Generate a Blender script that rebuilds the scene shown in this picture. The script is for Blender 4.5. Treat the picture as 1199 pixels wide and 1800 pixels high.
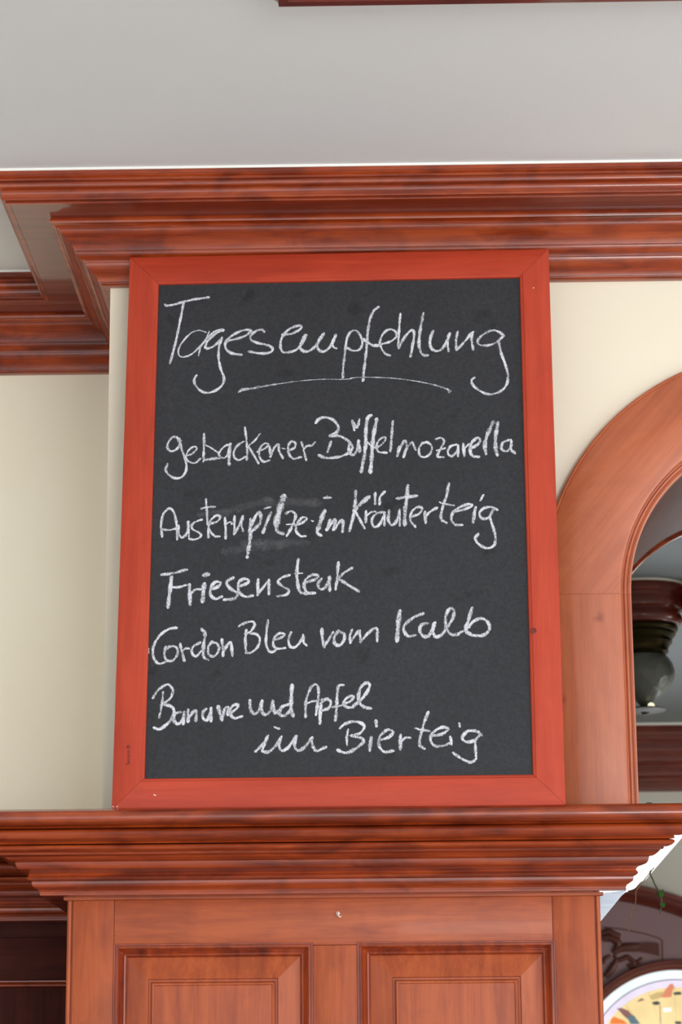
import bpy, bmesh, math, random
from mathutils import Vector, Matrix
random.seed(4)
for o in list(bpy.data.objects): bpy.data.objects.remove(o, do_unlink=True)
SC = bpy.context.scene
COL = SC.collection
R = math.radians
# ------------------------------------------------------------------ camera
FPX, IW, IH = 4294.0, 1199.0, 1800.0
PITCH, YAW, ROLL = R(13.998), R(0.872), R(0.452)
fwd = Vector((-math.sin(YAW)*math.cos(PITCH), math.cos(YAW)*math.cos(PITCH), math.sin(PITCH)))
rgt = Vector((math.cos(YAW), math.sin(YAW), 0)); upv = rgt.cross(fwd)
r2 = rgt*math.cos(ROLL) - upv*math.sin(ROLL); u2 = rgt*math.sin(ROLL) + upv*math.cos(ROLL)
cam_d = bpy.data.cameras.new('camera'); cam = bpy.data.objects.new('camera', cam_d); COL.objects.link(cam)
cam.matrix_world = Matrix(((r2.x, u2.x, -fwd.x, 0), (r2.y, u2.y, -fwd.y, 0), (r2.z, u2.z, -fwd.z, 0), (0, 0, 0, 1)))
cam_d.sensor_fit = 'VERTICAL'; cam_d.sensor_height = 22.3; cam_d.sensor_width = 14.85
cam_d.lens = FPX/IH*22.3
cam_d.clip_start = 0.05; cam_d.clip_end = 100
cam_d.dof.use_dof = True; cam_d.dof.focus_distance = 3.33; cam_d.dof.aperture_fstop = 9.0
SC.camera = cam
# ------------------------------------------------------------------ light
SC.view_settings.view_transform = 'Standard'; SC.view_settings.look = 'None'
SC.view_settings.gamma = 1.0; SC.view_settings.exposure = 0.17; SC.view_settings.use_curve_mapping = False
w = bpy.data.worlds.new('daylit_room_air'); SC.world = w; w.use_nodes = True
w.node_tree.nodes['Background'].inputs[0].default_value = (0.90, 0.95, 1.0, 1)
w.node_tree.nodes['Background'].inputs[1].default_value = 1.6
def area(name, loc, target, sx, sy, power, col=(1, 1, 1)):
    l = bpy.data.lights.new(name, 'AREA'); l.shape = 'RECTANGLE'; l.size = sx; l.size_y = sy; l.energy = power; l.color = col
    o = bpy.data.objects.new(name, l); COL.objects.link(o); o.location = loc
    o.rotation_euler = (Vector(target)-Vector(loc)).to_track_quat('-Z', 'Y').to_euler(); return o
area('window_light_front', (2.1, -3.2, -0.1), (0.2, 3.3, 0.6), 2.6, 1.3, 125, (1.0, 0.985, 0.96))
area('window_light_side', (3.7, 0.8, 0.1), (0.0, 3.3, 0.6), 2.6, 1.9, 22, (1.0, 0.98, 0.95))
area('window_light_rear_room', (3.6, 6.4, -0.3), (0.0, 8.3, 0.4), 1.6, 1.2, 42, (1.0, 0.99, 0.95))
area('window_light_rear_low', (1.3, 7.4, -0.78), (0.7, 3.6, 0.2), 1.7, 1.1, 48, (0.90, 0.96, 1.0))

# ------------------------------------------------------------------ helpers
def ray(px, py):
    return r2*((px-IW/2)/FPX) + u2*(-(py-IH/2)/FPX) + fwd
def at(px, py, Y):          # the point of the plane y = Y seen at that place of the photograph
    d = ray(px, py); return d*(Y/d.y)
def at_z(px, py, z):
    d = ray(px, py); return d*(z/d.z)
def srgb(*c):
    return tuple(((v/255)/12.92 if v/255 <= 0.04045 else ((v/255+0.055)/1.055)**2.4) for v in c) + (1,)
def link(name, me, mat=None, parent=None):
    o = bpy.data.objects.new(name, me); COL.objects.link(o)
    if mat: me.materials.append(mat)
    if parent: o.parent = parent
    return o
def finish(name, bm, mat, parent=None, smooth=None, recalc=True):
    if recalc: bmesh.ops.recalc_face_normals(bm, faces=bm.faces[:])
    me = bpy.data.meshes.new(name); bm.to_mesh(me); bm.free()
    if smooth is not None:
        me.shade_smooth()
        me.set_sharp_from_angle(angle=R(smooth))
    return link(name, me, mat, parent)
def tag(o, label=None, cat=None, group=None, kind=None):
    if label: o['label'] = label
    if cat: o['category'] = cat
    if group: o['group'] = group
    if kind: o['kind'] = kind
    return o
def empty(name, loc=(0, 0, 0)):
    o = bpy.data.objects.new(name, None); COL.objects.link(o); o.location = loc; o.empty_display_size = 0.05; return o
def attach(ch, par):        # parts are built in room coordinates, then hung on their thing
    ch.parent = par; ch.matrix_parent_inverse = Matrix.Translation(par.location).inverted(); return ch
def box(bm, x0, x1, y0, y1, z0, z1, bev=0.0):
    vs = [bm.verts.new(p) for p in ((x0,y0,z0),(x1,y0,z0),(x1,y1,z0),(x0,y1,z0),(x0,y0,z1),(x1,y0,z1),(x1,y1,z1),(x0,y1,z1))]
    fs = [bm.faces.new([vs[i] for i in f]) for f in ((0,3,2,1),(4,5,6,7),(0,1,5,4),(1,2,6,5),(2,3,7,6),(3,0,4,7))]
    if bev:
        es = set(e for f in fs for e in f.edges)
        bmesh.ops.bevel(bm, geom=list(es), offset=bev, segments=2, affect='EDGES', profile=0.5)
def box_obj(name, x0, x1, y0, y1, z0, z1, mat, parent=None, bev=0.0):
    bm = bmesh.new(); box(bm, x0, x1, y0, y1, z0, z1, bev)
    o = finish(name, bm, mat, None, 40 if bev else None)
    return attach(o, parent) if parent else o
def sweep(bm, rings, closed=False, caps=True):
    """rings: list of equal-length closed cross-sections"""
    V = [[bm.verts.new(p) for p in r] for r in rings]; n = len(V[0]); m = len(V)
    for i in range(m if closed else m-1):
        a, b = V[i], V[(i+1) % m]
        for k in range(n):
            bm.faces.new((a[k], a[(k+1) % n], b[(k+1) % n], b[k]))
    if caps and not closed:
        bm.faces.new(V[0]); bm.faces.new(V[-1][::-1])
def plan_path(path, normals):
    """path of plan points, normals: outward wall normal of each segment -> mitre vector at each point"""
    out = []
    for i, p in enumerate(path):
        ns = [Vector(n) for n in ([normals[i-1]] if i > 0 else []) + ([normals[i]] if i < len(normals) else [])]
        if len(ns) == 2:
            s = ns[0]+ns[1]; m = s/(1+ns[0].dot(ns[1]))
        else: m = ns[0]
        out.append((Vector(p), m))
    return out
def moulding(name, prof, pm, mat, parent=None, smooth=38):
    """prof: closed list of (out, z)"""
    bm = bmesh.new()
    sweep(bm, [[(p.x+m.x*o, p.y+m.y*o, z) for o, z in prof] for p, m in pm])
    o = finish(name, bm, mat, None, smooth)
    return attach(o, parent) if parent else o
def smooth_pts(pts, n=6, closed=False):
    if len(pts) < 3: return [Vector(p) for p in pts]
    P = [Vector(p) for p in pts]; out = []
    for i in range(len(P)-1):
        p0 = P[i-1] if i else P[0]*2-P[1]; p1, p2 = P[i], P[i+1]; p3 = P[i+2] if i+2 < len(P) else P[-1]*2-P[-2]
        for k in range(n):
            t = k/n
            out.append(0.5*((2*p1)+(p2-p0)*t+(2*p0-5*p1+4*p2-p3)*t*t+(3*p1-p0-3*p2+p3)*t**3))
    out.append(P[-1]); return out
def arc2(cx, cy, r, a0, a1, n):
    return [(cx+r*math.cos(R(a0+(a1-a0)*i/n)), cy+r*math.sin(R(a0+(a1-a0)*i/n))) for i in range(n+1)]
def lathe(name, prof, c, mat, parent=None, n=40, smooth=45):
    bm = bmesh.new(); rows = []
    for r, z in prof:
        rows.append([bm.verts.new((c[0]+max(r,1e-5)*math.cos(2*math.pi*k/n), c[1]+max(r,1e-5)*math.sin(2*math.pi*k/n), z)) for k in range(n)])
    for a, b in zip(rows, rows[1:]):
        for k in range(n): bm.faces.new((a[k], a[(k+1) % n], b[(k+1) % n], b[k]))
    bm.faces.new(rows[0]); bm.faces.new(rows[-1][::-1])
    o = finish(name, bm, mat, None, smooth)
    return attach(o, parent) if parent else o
def tube(bm, pts, r, n=8):
    rings = []
    for i, p in enumerate(pts):
        t = (pts[min(i+1, len(pts)-1)]-pts[max(i-1, 0)]).normalized()
        a = t.cross(Vector((0.3, 1, 0.1))).normalized(); b = t.cross(a)
        rr = r[i] if isinstance(r, list) else r
        rings.append([p+a*rr*math.cos(2*math.pi*k/n)+b*rr*math.sin(2*math.pi*k/n) for k in range(n)])
    sweep(bm, rings)

# ------------------------------------------------------------------ materials
def new_mat(name):
    m = bpy.data.materials.new(name); m.use_nodes = True
    nt = m.node_tree; return m, nt, nt.nodes['Principled BSDF']
def N(nt, t, **kw):
    n = nt.nodes.new(t)
    for k, v in kw.items():
        if k in n.inputs: n.inputs[k].default_value = v
        else: setattr(n, k, v)
    return n
def ramp(nt, stops):
    r = nt.nodes.new('ShaderNodeValToRGB'); e = r.color_ramp.elements
    while len(e) < len(stops): e.new(0.5)
    for x, (p, c) in zip(e, stops): x.position = p; x.color = c
    return r
def wood(name, axis, dark, mid, light, rough=0.3, coat=0.5, blotch=0.5, grain=1.0, bump=0.03, spec=0.5, rot=0):
    m, nt, b = new_mat(name); L = nt.links.new
    tc = N(nt, 'ShaderNodeTexCoord'); mp = N(nt, 'ShaderNodeMapping')
    s = [14.0*grain]*3; s['XYZ'.index(axis)] = 0.9*grain; mp.inputs['Scale'].default_value = s
    vr = N(nt, 'ShaderNodeVectorRotate', rotation_type='Y_AXIS'); vr.inputs['Angle'].default_value = R(rot); L(tc.outputs['Object'], vr.inputs['Vector']); OB = vr.outputs[0]
    L(OB, mp.inputs['Vector'])
    n1 = N(nt, 'ShaderNodeTexNoise', Scale=5.0, Detail=7.0, Roughness=0.62, Distortion=0.6); L(mp.outputs[0], n1.inputs['Vector'])
    mp2 = N(nt, 'ShaderNodeMapping'); s2 = [130.0]*3; s2['XYZ'.index(axis)] = 5.0; mp2.inputs['Scale'].default_value = s2
    L(OB, mp2.inputs['Vector'])
    n2 = N(nt, 'ShaderNodeTexNoise', Scale=4.0, Detail=3.0); L(mp2.outputs[0], n2.inputs['Vector'])
    mp3 = N(nt, 'ShaderNodeMapping'); s3 = [7.0]*3; s3['XYZ'.index(axis)] = 4.0; mp3.inputs['Scale'].default_value = s3
    L(tc.outputs['Object'], mp3.inputs['Vector'])
    n3 = N(nt, 'ShaderNodeTexNoise', Scale=3.0, Detail=4.0, Roughness=0.55, Distortion=0.8); L(mp3.outputs[0], n3.inputs['Vector'])
    r1 = ramp(nt, [(0.28, dark), (0.5, mid), (0.74, light)]); L(n1.outputs['Fac'], r1.inputs[0])
    mx = N(nt, 'ShaderNodeMix', data_type='RGBA', blend_type='MULTIPLY'); mx.inputs[0].default_value = blotch
    r3 = ramp(nt, [(0.34, (0.42, 0.30, 0.30, 1)), (0.56, (1, 1, 1, 1))]); L(n3.outputs['Fac'], r3.inputs[0])
    L(r1.outputs[0], mx.inputs[6]); L(r3.outputs[0], mx.inputs[7])
    mx2 = N(nt, 'ShaderNodeMix', data_type='RGBA', blend_type='MULTIPLY'); mx2.inputs[0].default_value = 0.18
    r2_ = ramp(nt, [(0.35, (0.55, 0.5, 0.5, 1)), (0.6, (1, 1, 1, 1))]); L(n2.outputs['Fac'], r2_.inputs[0])
    L(mx.outputs[2], mx2.inputs[6]); L(r2_.outputs[0], mx2.inputs[7]); L(mx2.outputs[2], b.inputs['Base Color'])
    b.inputs['Roughness'].default_value = rough; b.inputs['Coat Weight'].default_value = coat
    b.inputs['Coat Roughness'].default_value = 0.06; b.inputs['Specular IOR Level'].default_value = spec
    if bump:
        bp = N(nt, 'ShaderNodeBump', Strength=bump*4, Distance=0.001); L(n2.outputs['Fac'], bp.inputs['Height']); L(bp.outputs[0], b.inputs['Normal'])
    return m
CH = [srgb(104, 32, 9), srgb(152, 57, 18), srgb(180, 80, 30)]
cherry = {a: wood('cherry_wood_'+a.lower(), a, *CH, rough=0.34, coat=0.65, blotch=0.75) for a in 'XYZ'}
PL = [srgb(150, 62, 25), srgb(172, 78, 32), srgb(186, 92, 42)]
plain = {a: wood('smooth_cherry_wood_'+a.lower(), a, *PL, rough=0.5, coat=0.05, blotch=0.35) for a in 'XYZ'}
AR = [srgb(176, 90, 56), srgb(192, 103, 64), srgb(198, 111, 72)]
def knots(m):
    nt = m.node_tree; L = nt.links.new; b = nt.nodes['Principled BSDF']; src = b.inputs['Base Color'].links[0].from_socket
    tc = N(nt, 'ShaderNodeTexCoord'); v = N(nt, 'ShaderNodeTexVoronoi', Scale=9.0); v.inputs['Randomness'].default_value = 1.0
    nz = N(nt, 'ShaderNodeTexNoise', Scale=60.0, Detail=2.0); L(tc.outputs['Object'], nz.inputs['Vector'])
    ad = N(nt, 'ShaderNodeMix', data_type='RGBA', blend_type='ADD'); ad.inputs[0].default_value = 0.02
    L(tc.outputs['Object'], ad.inputs[6]); L(nz.outputs['Color'], ad.inputs[7]); L(ad.outputs[2], v.inputs['Vector'])
    r_ = ramp(nt, [(0.03, (0.45, 0.25, 0.25, 1)), (0.10, (1, 1, 1, 1))]); L(v.outputs['Distance'], r_.inputs[0])
    mx = N(nt, 'ShaderNodeMix', data_type='RGBA', blend_type='MULTIPLY'); mx.inputs[0].default_value = 0.7
    L(src, mx.inputs[6]); L(r_.outputs[0], mx.inputs[7]); L(mx.outputs[2], b.inputs['Base Color']); return m
archm = {a: wood('pale_cherry_wood_'+a.lower(), a, *AR, rough=0.42, coat=0.5, blotch=0.15, grain=0.7, rot=(50 if a == 'X' else 0)) for a in 'XYZ'}
for a_ in 'XZ': knots(archm[a_])
FR = [srgb(170, 54, 31), srgb(186, 63, 37), srgb(197, 74, 45)]
redw = {a: wood('red_stained_wood_'+a.lower(), a, *FR, rough=0.55, coat=0.05, blotch=0.12, grain=0.6, spec=0.35) for a in 'XYZ'}
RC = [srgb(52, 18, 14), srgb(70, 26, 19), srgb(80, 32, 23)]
recw = {a: wood('shade_painted_wood_'+a.lower(), a, *RC, rough=0.7, coat=0.0, blotch=0.4, spec=0.2) for a in 'XYZ'}  # shade of the left recess put into the wood colour
DK = [srgb(84, 26, 18), srgb(112, 40, 27), srgb(128, 52, 36)]
darkw = {a: wood('dark_cherry_wood_'+a.lower(), a, *DK, rough=0.35, coat=0.5, blotch=0.4) for a in 'XYZ'}
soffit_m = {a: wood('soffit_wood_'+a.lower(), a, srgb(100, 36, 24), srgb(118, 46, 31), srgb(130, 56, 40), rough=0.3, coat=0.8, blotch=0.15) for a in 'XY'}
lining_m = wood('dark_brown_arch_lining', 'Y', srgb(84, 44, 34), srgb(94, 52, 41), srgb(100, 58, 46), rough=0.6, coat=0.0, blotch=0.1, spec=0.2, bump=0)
def plaster(name, c1, c2, scale=2.0, rough=0.85, bump=0.15, fine=300.0):
    m, nt, b = new_mat(name); L = nt.links.new; tc = N(nt, 'ShaderNodeTexCoord')
    n1 = N(nt, 'ShaderNodeTexNoise', Scale=scale, Detail=5.0, Roughness=0.6, Distortion=0.7); L(tc.outputs['Object'], n1.inputs['Vector'])
    r = ramp(nt, [(0.3, c1), (0.7, c2)]); L(n1.outputs['Fac'], r.inputs[0]); L(r.outputs[0], b.inputs['Base Color'])
    n2 = N(nt, 'ShaderNodeTexNoise', Scale=fine, Detail=2.0); L(tc.outputs['Object'], n2.inputs['Vector'])
    bp = N(nt, 'ShaderNodeBump', Strength=bump, Distance=0.001); L(n2.outputs['Fac'], bp.inputs['Height']); L(bp.outputs[0], b.inputs['Normal'])
    b.inputs['Roughness'].default_value = rough; b.inputs['Specular IOR Level'].default_value = 0.25; return m
cream = plaster('cream_wall_paint', srgb(239, 229, 206), srgb(242, 234, 215))
cream_left = plaster('cream_left_wall_paint', srgb(243, 235, 213), srgb(247, 241, 224), scale=1.2)
ceil_m = plaster('grey_white_ceiling_paint', srgb(232, 235, 237), srgb(236, 239, 241), scale=1.0, fine=500)
white = plaster('white_caulk', srgb(240, 238, 230), srgb(246, 245, 240))
rear_wall_m = plaster('rear_room_wall_paint', srgb(222, 219, 208), srgb(228, 225, 215))
floor_m = wood('pale_floor_boards', 'Y', srgb(160, 157, 152), srgb(172, 170, 166), srgb(182, 180, 176), rough=0.45, coat=0.2)
def flat(name, col, rough=0.5, metal=0.0, **kw):
    m, nt, b = new_mat(name); b.inputs['Base Color'].default_value = col; b.inputs['Roughness'].default_value = rough; b.inputs['Metallic'].default_value = metal
    tc = N(nt, 'ShaderNodeTexCoord'); n = N(nt, 'ShaderNodeTexNoise', Scale=60.0, Detail=3.0); nt.links.new(tc.outputs['Object'], n.inputs['Vector'])
    mr = N(nt, 'ShaderNodeMapRange'); mr.inputs['To Min'].default_value = rough*0.85; mr.inputs['To Max'].default_value = min(1, rough*1.15)
    nt.links.new(n.outputs['Fac'], mr.inputs['Value']); nt.links.new(mr.outputs[0], b.inputs['Roughness'])
    for k, v in kw.items(): b.inputs[k].default_value = v
    return m
def slate():
    m, nt, b = new_mat('chalkboard_slate'); L = nt.links.new; tc = N(nt, 'ShaderNodeTexCoord')
    n1 = N(nt, 'ShaderNodeTexNoise', Scale=220.0, Detail=3.0, Roughness=0.7); L(tc.outputs['Object'], n1.inputs['Vector'])
    n2 = N(nt, 'ShaderNodeTexNoise', Scale=3.2, Detail=4.0, Roughness=0.6); L(tc.outputs['Object'], n2.inputs['Vector'])
    n3 = N(nt, 'ShaderNodeTexNoise', Scale=22.0, Detail=3.0, Roughness=0.5); L(tc.outputs['Object'], n3.inputs['Vector'])
    r1 = ramp(nt, [(0.3, srgb(38, 39, 42)), (0.75, srgb(53, 54, 58))]); L(n1.outputs['Fac'], r1.inputs[0])
    r2_ = ramp(nt, [(0.35, (0.9, 0.9, 0.9, 1)), (0.68, (1.14, 1.14, 1.15, 1))]); L(n2.outputs['Fac'], r2_.inputs[0])
    mx = N(nt, 'ShaderNodeMix', data_type='RGBA', blend_type='MULTIPLY'); mx.inputs[0].default_value = 1.0
    L(r1.outputs[0], mx.inputs[6]); L(r2_.outputs[0], mx.inputs[7])
    r3 = ramp(nt, [(0.30, (0.55, 0.55, 0.55, 1)), (0.37, (1, 1, 1, 1))]); L(n3.outputs['Fac'], r3.inputs[0])
    mx2 = N(nt, 'ShaderNodeMix', data_type='RGBA', blend_type='MULTIPLY'); mx2.inputs[0].default_value = 0.8
    L(mx.outputs[2], mx2.inputs[6]); L(r3.outputs[0], mx2.inputs[7]); L(mx2.outputs[2], b.inputs['Base Color'])
    b.inputs['Roughness'].default_value = 0.55; b.inputs['Specular IOR Level'].default_value = 0.3
    bp = N(nt, 'ShaderNodeBump', Strength=0.25, Distance=0.0005); L(n1.outputs['Fac'], bp.inputs['Height']); L(bp.outputs[0], b.inputs['Normal'])
    return m
def chalk(name, lo, hi, col=(220, 221, 229)):
    """chalk dust: covers less towards the edge of the stroke and in the pits of the slate"""
    m, nt, b = new_mat(name); L = nt.links.new
    tc = N(nt, 'ShaderNodeTexCoord'); mp = N(nt, 'ShaderNodeMapping'); mp.inputs['Scale'].default_value = (1.5, 1, 0.75)
    mp.inputs['Rotation'].default_value = (0, R(25), 0)
    L(tc.outputs['Object'], mp.inputs['Vector'])
    n1 = N(nt, 'ShaderNodeTexNoise', Scale=620.0, Detail=3.0, Roughness=0.7); L(mp.outputs[0], n1.inputs['Vector'])
    n2 = N(nt, 'ShaderNodeTexNoise', Scale=75.0, Detail=2.0); L(tc.outputs['Object'], n2.inputs['Vector'])
    uv = N(nt, 'ShaderNodeUVMap', uv_map='stroke'); sp = N(nt, 'ShaderNodeSeparateXYZ'); L(uv.outputs[0], sp.inputs[0])
    ab = N(nt, 'ShaderNodeMath', operation='ABSOLUTE'); L(sp.outputs['Y'], ab.inputs[0])
    pw = N(nt, 'ShaderNodeMath', operation='POWER'); pw.inputs[1].default_value = 3.0; L(ab.outputs[0], pw.inputs[0])
    a1 = N(nt, 'ShaderNodeMath', operation='MULTIPLY_ADD'); a1.inputs[1].default_value = 0.32; L(pw.outputs[0], a1.inputs[0]); a1.inputs[2].default_value = 0.0
    a2 = N(nt, 'ShaderNodeMath', operation='MULTIPLY_ADD'); L(n2.outputs['Fac'], a2.inputs[0]); a2.inputs[1].default_value = 0.45; L(n1.outputs['Fac'], a2.inputs[2])
    sb = N(nt, 'ShaderNodeMath', operation='SUBTRACT'); L(a2.outputs[0], sb.inputs[0]); L(a1.outputs[0], sb.inputs[1])
    mr = N(nt, 'ShaderNodeMapRange'); mr.inputs['From Min'].default_value = lo; mr.inputs['From Max'].default_value = hi
    L(sb.outputs[0], mr.inputs['Value']); L(mr.outputs[0], b.inputs['Alpha'])
    b.inputs['Base Color'].default_value = srgb(*col); b.inputs['Roughness'].default_value = 0.95; b.inputs['Specular IOR Level'].default_value = 0.1
    return m
slate_m = slate()
chalk_m = chalk('chalk', 0.47, 0.80)
chalk_faint = chalk('faint_chalk', 0.54, 0.90)
chalk_smear = chalk('smeared_chalk', 0.55, 4.5, (200, 200, 205))
brass_m = flat('old_brass', srgb(120, 104, 52), 0.35, 1.0)
dark_brass = flat('dark_brass', srgb(58, 50, 30), 0.4, 1.0)
steel_m = flat('white_metal', srgb(225, 215, 210), 0.35, 0.3)
ink_m = flat('black_stamp_ink', srgb(70, 26, 26), 0.7)
return_glare_m = flat('glare_painted_wood', srgb(246, 246, 248), 0.25, 0.0)  # window glare on the cornice return, painted as white colour
daylight_sheen_m = flat('underside_daylight_sheen', srgb(52, 92, 152), 0.5, 0.0, **{'Specular IOR Level': 0.2})  # daylight reflected on the wooden underside, painted as blue colour
leaf_m = flat('ivy_leaf_green', srgb(70, 120, 50), 0.45)
stem_m = flat('ivy_stem', srgb(70, 72, 48), 0.7)
dry_m = flat('dry_stem', srgb(130, 92, 60), 0.8)

# ------------------------------------------------------------------ the setting
YW = 3.36            # pillar wall, upper
YC = 3.33            # panelled lower pillar
YR = 3.78            # recessed left wall
YRP = 3.745          # recessed left panelling
YF = 8.46            # rear room wall
ZC = 1.3035          # ceiling
ZF = -1.45           # floor
XL, XJ = -0.3838, 0.352      # pillar edges above the cornice
CX, CZ, RI, RO = 0.583, 0.712, 0.229, 0.355   # arch
tag(box_obj('floor', -4, 4.2, -4.5, 9.0, ZF-0.1, ZF, floor_m), kind='structure')
tag(box_obj('ceiling', -4, 4.2, -4.5, 3.80, ZC, ZC+0.12, ceil_m), kind='structure')
rear_ceil_m = plaster('rear_ceiling_grey', srgb(122, 126, 129), srgb(128, 132, 134), scale=1.0)  # a darker grey than the front ceiling
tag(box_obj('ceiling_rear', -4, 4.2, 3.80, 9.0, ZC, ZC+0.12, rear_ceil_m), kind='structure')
# upper wall with its arched opening
bm = bmesh.new()
xr = 2*CX-XJ
arch_pts = [(XJ, CZ)] + arc2(CX, CZ, RI+0.002, 180, 0, 40)[1:-1] + [(xr, CZ)]
cols = [(XL, .385, XJ, .385)] + [(a[0], a[1], b[0], b[1]) for a, b in zip(arch_pts, arch_pts[1:])] + [(xr, ZF, 4.2, ZF)]
bands = {}
def wv(x, y, z):
    k = (round(x, 6), round(y, 6), round(z, 6))
    if k not in bands: bands[k] = bm.verts.new(k)
    return bands[k]
for n_, (xa, za, xb, zb) in enumerate(cols):
    if n_ in (0, len(cols)-1):      # solid piers left and right of the arch, split at the springing line
        segs = [(za, CZ), (CZ, ZC)]
    else: segs = [(None, None)]
    for z0, z1 in segs:
        c = [(xa, z0), (xb, z0), (xb, z1), (xa, z1)] if z0 is not None else [(xa, za), (xb, zb), (xb, ZC), (xa, ZC)]
        bm.faces.new([wv(x, YW, z) for x, z in c]); bm.faces.new([wv(x, YW+.5, z) for x, z in c][::-1])
bd = [e for e in bm.edges if len(e.link_faces) == 1 and abs(e.verts[0].co.y-YW) < 1e-6 and abs(e.verts[1].co.y-YW) < 1e-6]
for e in bd:
    a, b = e.verts; bm.faces.new((a, b, wv(b.co.x, YW+.5, b.co.z), wv(a.co.x, YW+.5, a.co.z)))
tag(finish('wall_back', bm, cream), kind='structure')
tag(box_obj('wall_left', -4, XL+0.02, YR, YR+0.12, ZF, ZC, cream_left), kind='structure')
tag(box_obj('wall_rear', -4, 4.2, YF, YF+0.12, ZF, ZC, rear_wall_m), kind='structure')
tag(box_obj('light_block_wall', -2.35, -2.25, 1.6, YR, ZF, ZC, cream_left), kind='structure')  # unseen wall added to block grazing light from the left
tag(box_obj('wall_side', -4.0, -3.9, 3.92, YF, ZF, ZC, rear_wall_m), kind='structure')
tag(box_obj('wall_right', 4.1, 4.2, 3.9, YF, ZF, ZC, rear_wall_m), kind='structure')

# crown moulding -----------------------------------------------------
def zc(y, o): return at(1060, y, YW-o).z
def prof(rows, fn): return [(o, fn(y, o)) for y, o in rows]
path = plan_path([(-2.25, YR), (XL, YR), (XL, YW), (4.2, YW)], [(0, -1), (-1, 0), (0, -1)])
crown = empty('trim_1', (XL, YW, 1.18)); tag(crown, kind='structure')
lipr = [(286, .150), (293, .150), (293.6, .1475), (296, .1462), (299, .1465), (301.5, .149), (304, .1495), (305.4, .148), (305.8, .1455),
        (307.5, .1455), (308.2, .148), (312, .1478), (314.5, .147), (316.5, .1455), (318.7, .143), (323, .1405), (328, .1395), (333, .1395), (335.5, .1405), (338, .1395), (340.5, .1365),
        (341.2, .1345), (342.2, .1345), (343, .1355), (344.5, .1350), (345.5, .132)]
lp = prof(lipr, zc); ztop = ZC-0.0035; lp[0] = (lp[0][0], ztop); zs = lp[-1][1]
moulding('lip_moulding', lp+[(.1285, zs), (.1285, ztop)], path, cherry['X'], crown)
moulding('soffit_board', [(.1282, zs+.0002), (.0, zs+.0002), (.0, zs+.014), (.1282, zs+.014)], path, soffit_m['X'], crown)
bedr = [(371, .0775), (372.5, .079), (375.5, .0795), (379, .0785), (382, .075), (386, .0715), (388, .0705), (388.8, .0672), (390, .0668),
        (391, .0675), (394, .0668), (398, .064), (404, .0592), (411, .0545), (418, .0508), (424, .0485), (428, .0475), (429, .0450),
        (430.5, .0445), (431.5, .0455), (435, .0448), (439, .042), (443, .0385), (445, .0372), (445.6, .0345), (446.5, .0345), (449.5, .034), (450.5, .0325),
        (453, .0322), (458, .0305), (463, .0275), (468, .0238), (473, .0200), (479, .0172), (484, .0160), (485.5, .0125), (486.5, .0122), (488, .0125), (491, .0105), (493, .007), (494, .004)]
bp_ = prof(bedr, zc); bp_[0] = (bp_[0][0], zs+.0005)
moulding('bed_moulding', bp_+[(0, bp_[-1][1]), (0, zs+.0005)], path, cherry['X'], crown)
cp = moulding('caulk_line', [(.1515, ztop+.0002), (.1515, ZC), (.12, ZC), (.12, ztop+.0002)], path, white, crown)

# cornice under the chalkboard ---------------------------------------------
def zl(y, o): return at(900, y, YC-o).z
fl = 0.0212
back = Vector((fl, 1)).normalized()
p3 = Vector((0.295, YC))
cpath = plan_path([(-2.25, YRP), (-.4257, YRP), (-.4257, YC), tuple(p3)], [(0, -1), (-1, 0), (0, -1)])
corn = empty('trim_2', (-.4257, YC, 0.295)); tag(corn, kind='structure')
upr = [(1414.5, .112), (1417, .119), (1421, .1235), (1427, .126), (1433, .1255), (1439, .122), (1443, .117), (1444, .1085), (1448, .1105), (1449, .1035),
       (1450.5, .1085), (1454, .1115), (1459, .1125), (1464, .1105), (1469, .1055), (1471.3, .0995), (1472, .0935), (1476, .095), (1477, .0875),
       (1478.5, .0935), (1481, .0945), (1484, .0935), (1487, .0905), (1490, .086), (1491, .0815), (1492, .081), (1494.8, .080), (1496, .0765),
       (1499, .0745), (1503, .071), (1506, .0675), (1507, .0635), (1508, .0625), (1513, .0618), (1518, .0600), (1521, .0565), (1525, .0490), (1529, .0458), (1532, .0465),
       (1535, .0485), (1538, .0475), (1541, .0445), (1542, .0425), (1543.5, .0425), (1546, .0425), (1550, .0415), (1553, .0385), (1557, .0340), (1561, .0325),
       (1562.2, .0325), (1563, .033), (1566.5, .0325), (1567.6, .030)]
cpz = prof(upr, zl); ztl = cpz[0][1]; zbl = cpz[-1][1]
half = [i for i, (y, o) in enumerate(upr) if y == 1491][0]
def cornice(pts, mat, zt, zb, nm, pth, par):
    return moulding(nm, pts+[(0, zb), (0, zt)], pth, mat, par)
# front run (with the recess and the left return) and the right return that runs back through the wall opening
nr = Vector((back.y, -back.x))
pr = plan_path([tuple(p3), (p3.x+back.x*.55, p3.y+back.y*.55)], [tuple(nr)])
nf = Vector((0, -1)); mit = (nf+nr)/(1+nf.dot(nr))
cpath[-1] = (p3, mit); pr[0] = (p3, mit)
for a, b, nm in ((0, half+1, 'upper_moulding'), (half, len(cpz), 'lower_moulding')):
    cornice(cpz[a:b], cherry['X'], cpz[a][1], cpz[b-1][1], nm, cpath, corn)
ret = cornice(cpz[:-1], return_glare_m, ztl, cpz[-2][1], 'return_moulding', pr, corn); tag(ret, 'return of the moulding with window glare painted white')
sp_ = cornice([(.033, cpz[-2][1]), (.031, zbl)], daylight_sheen_m, cpz[-2][1], zbl, 'return_underside', pr, corn); tag(sp_, 'return underside with a daylight reflection painted pale blue')
bm = bmesh.new()      # board that closes the top behind the mouldings
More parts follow.
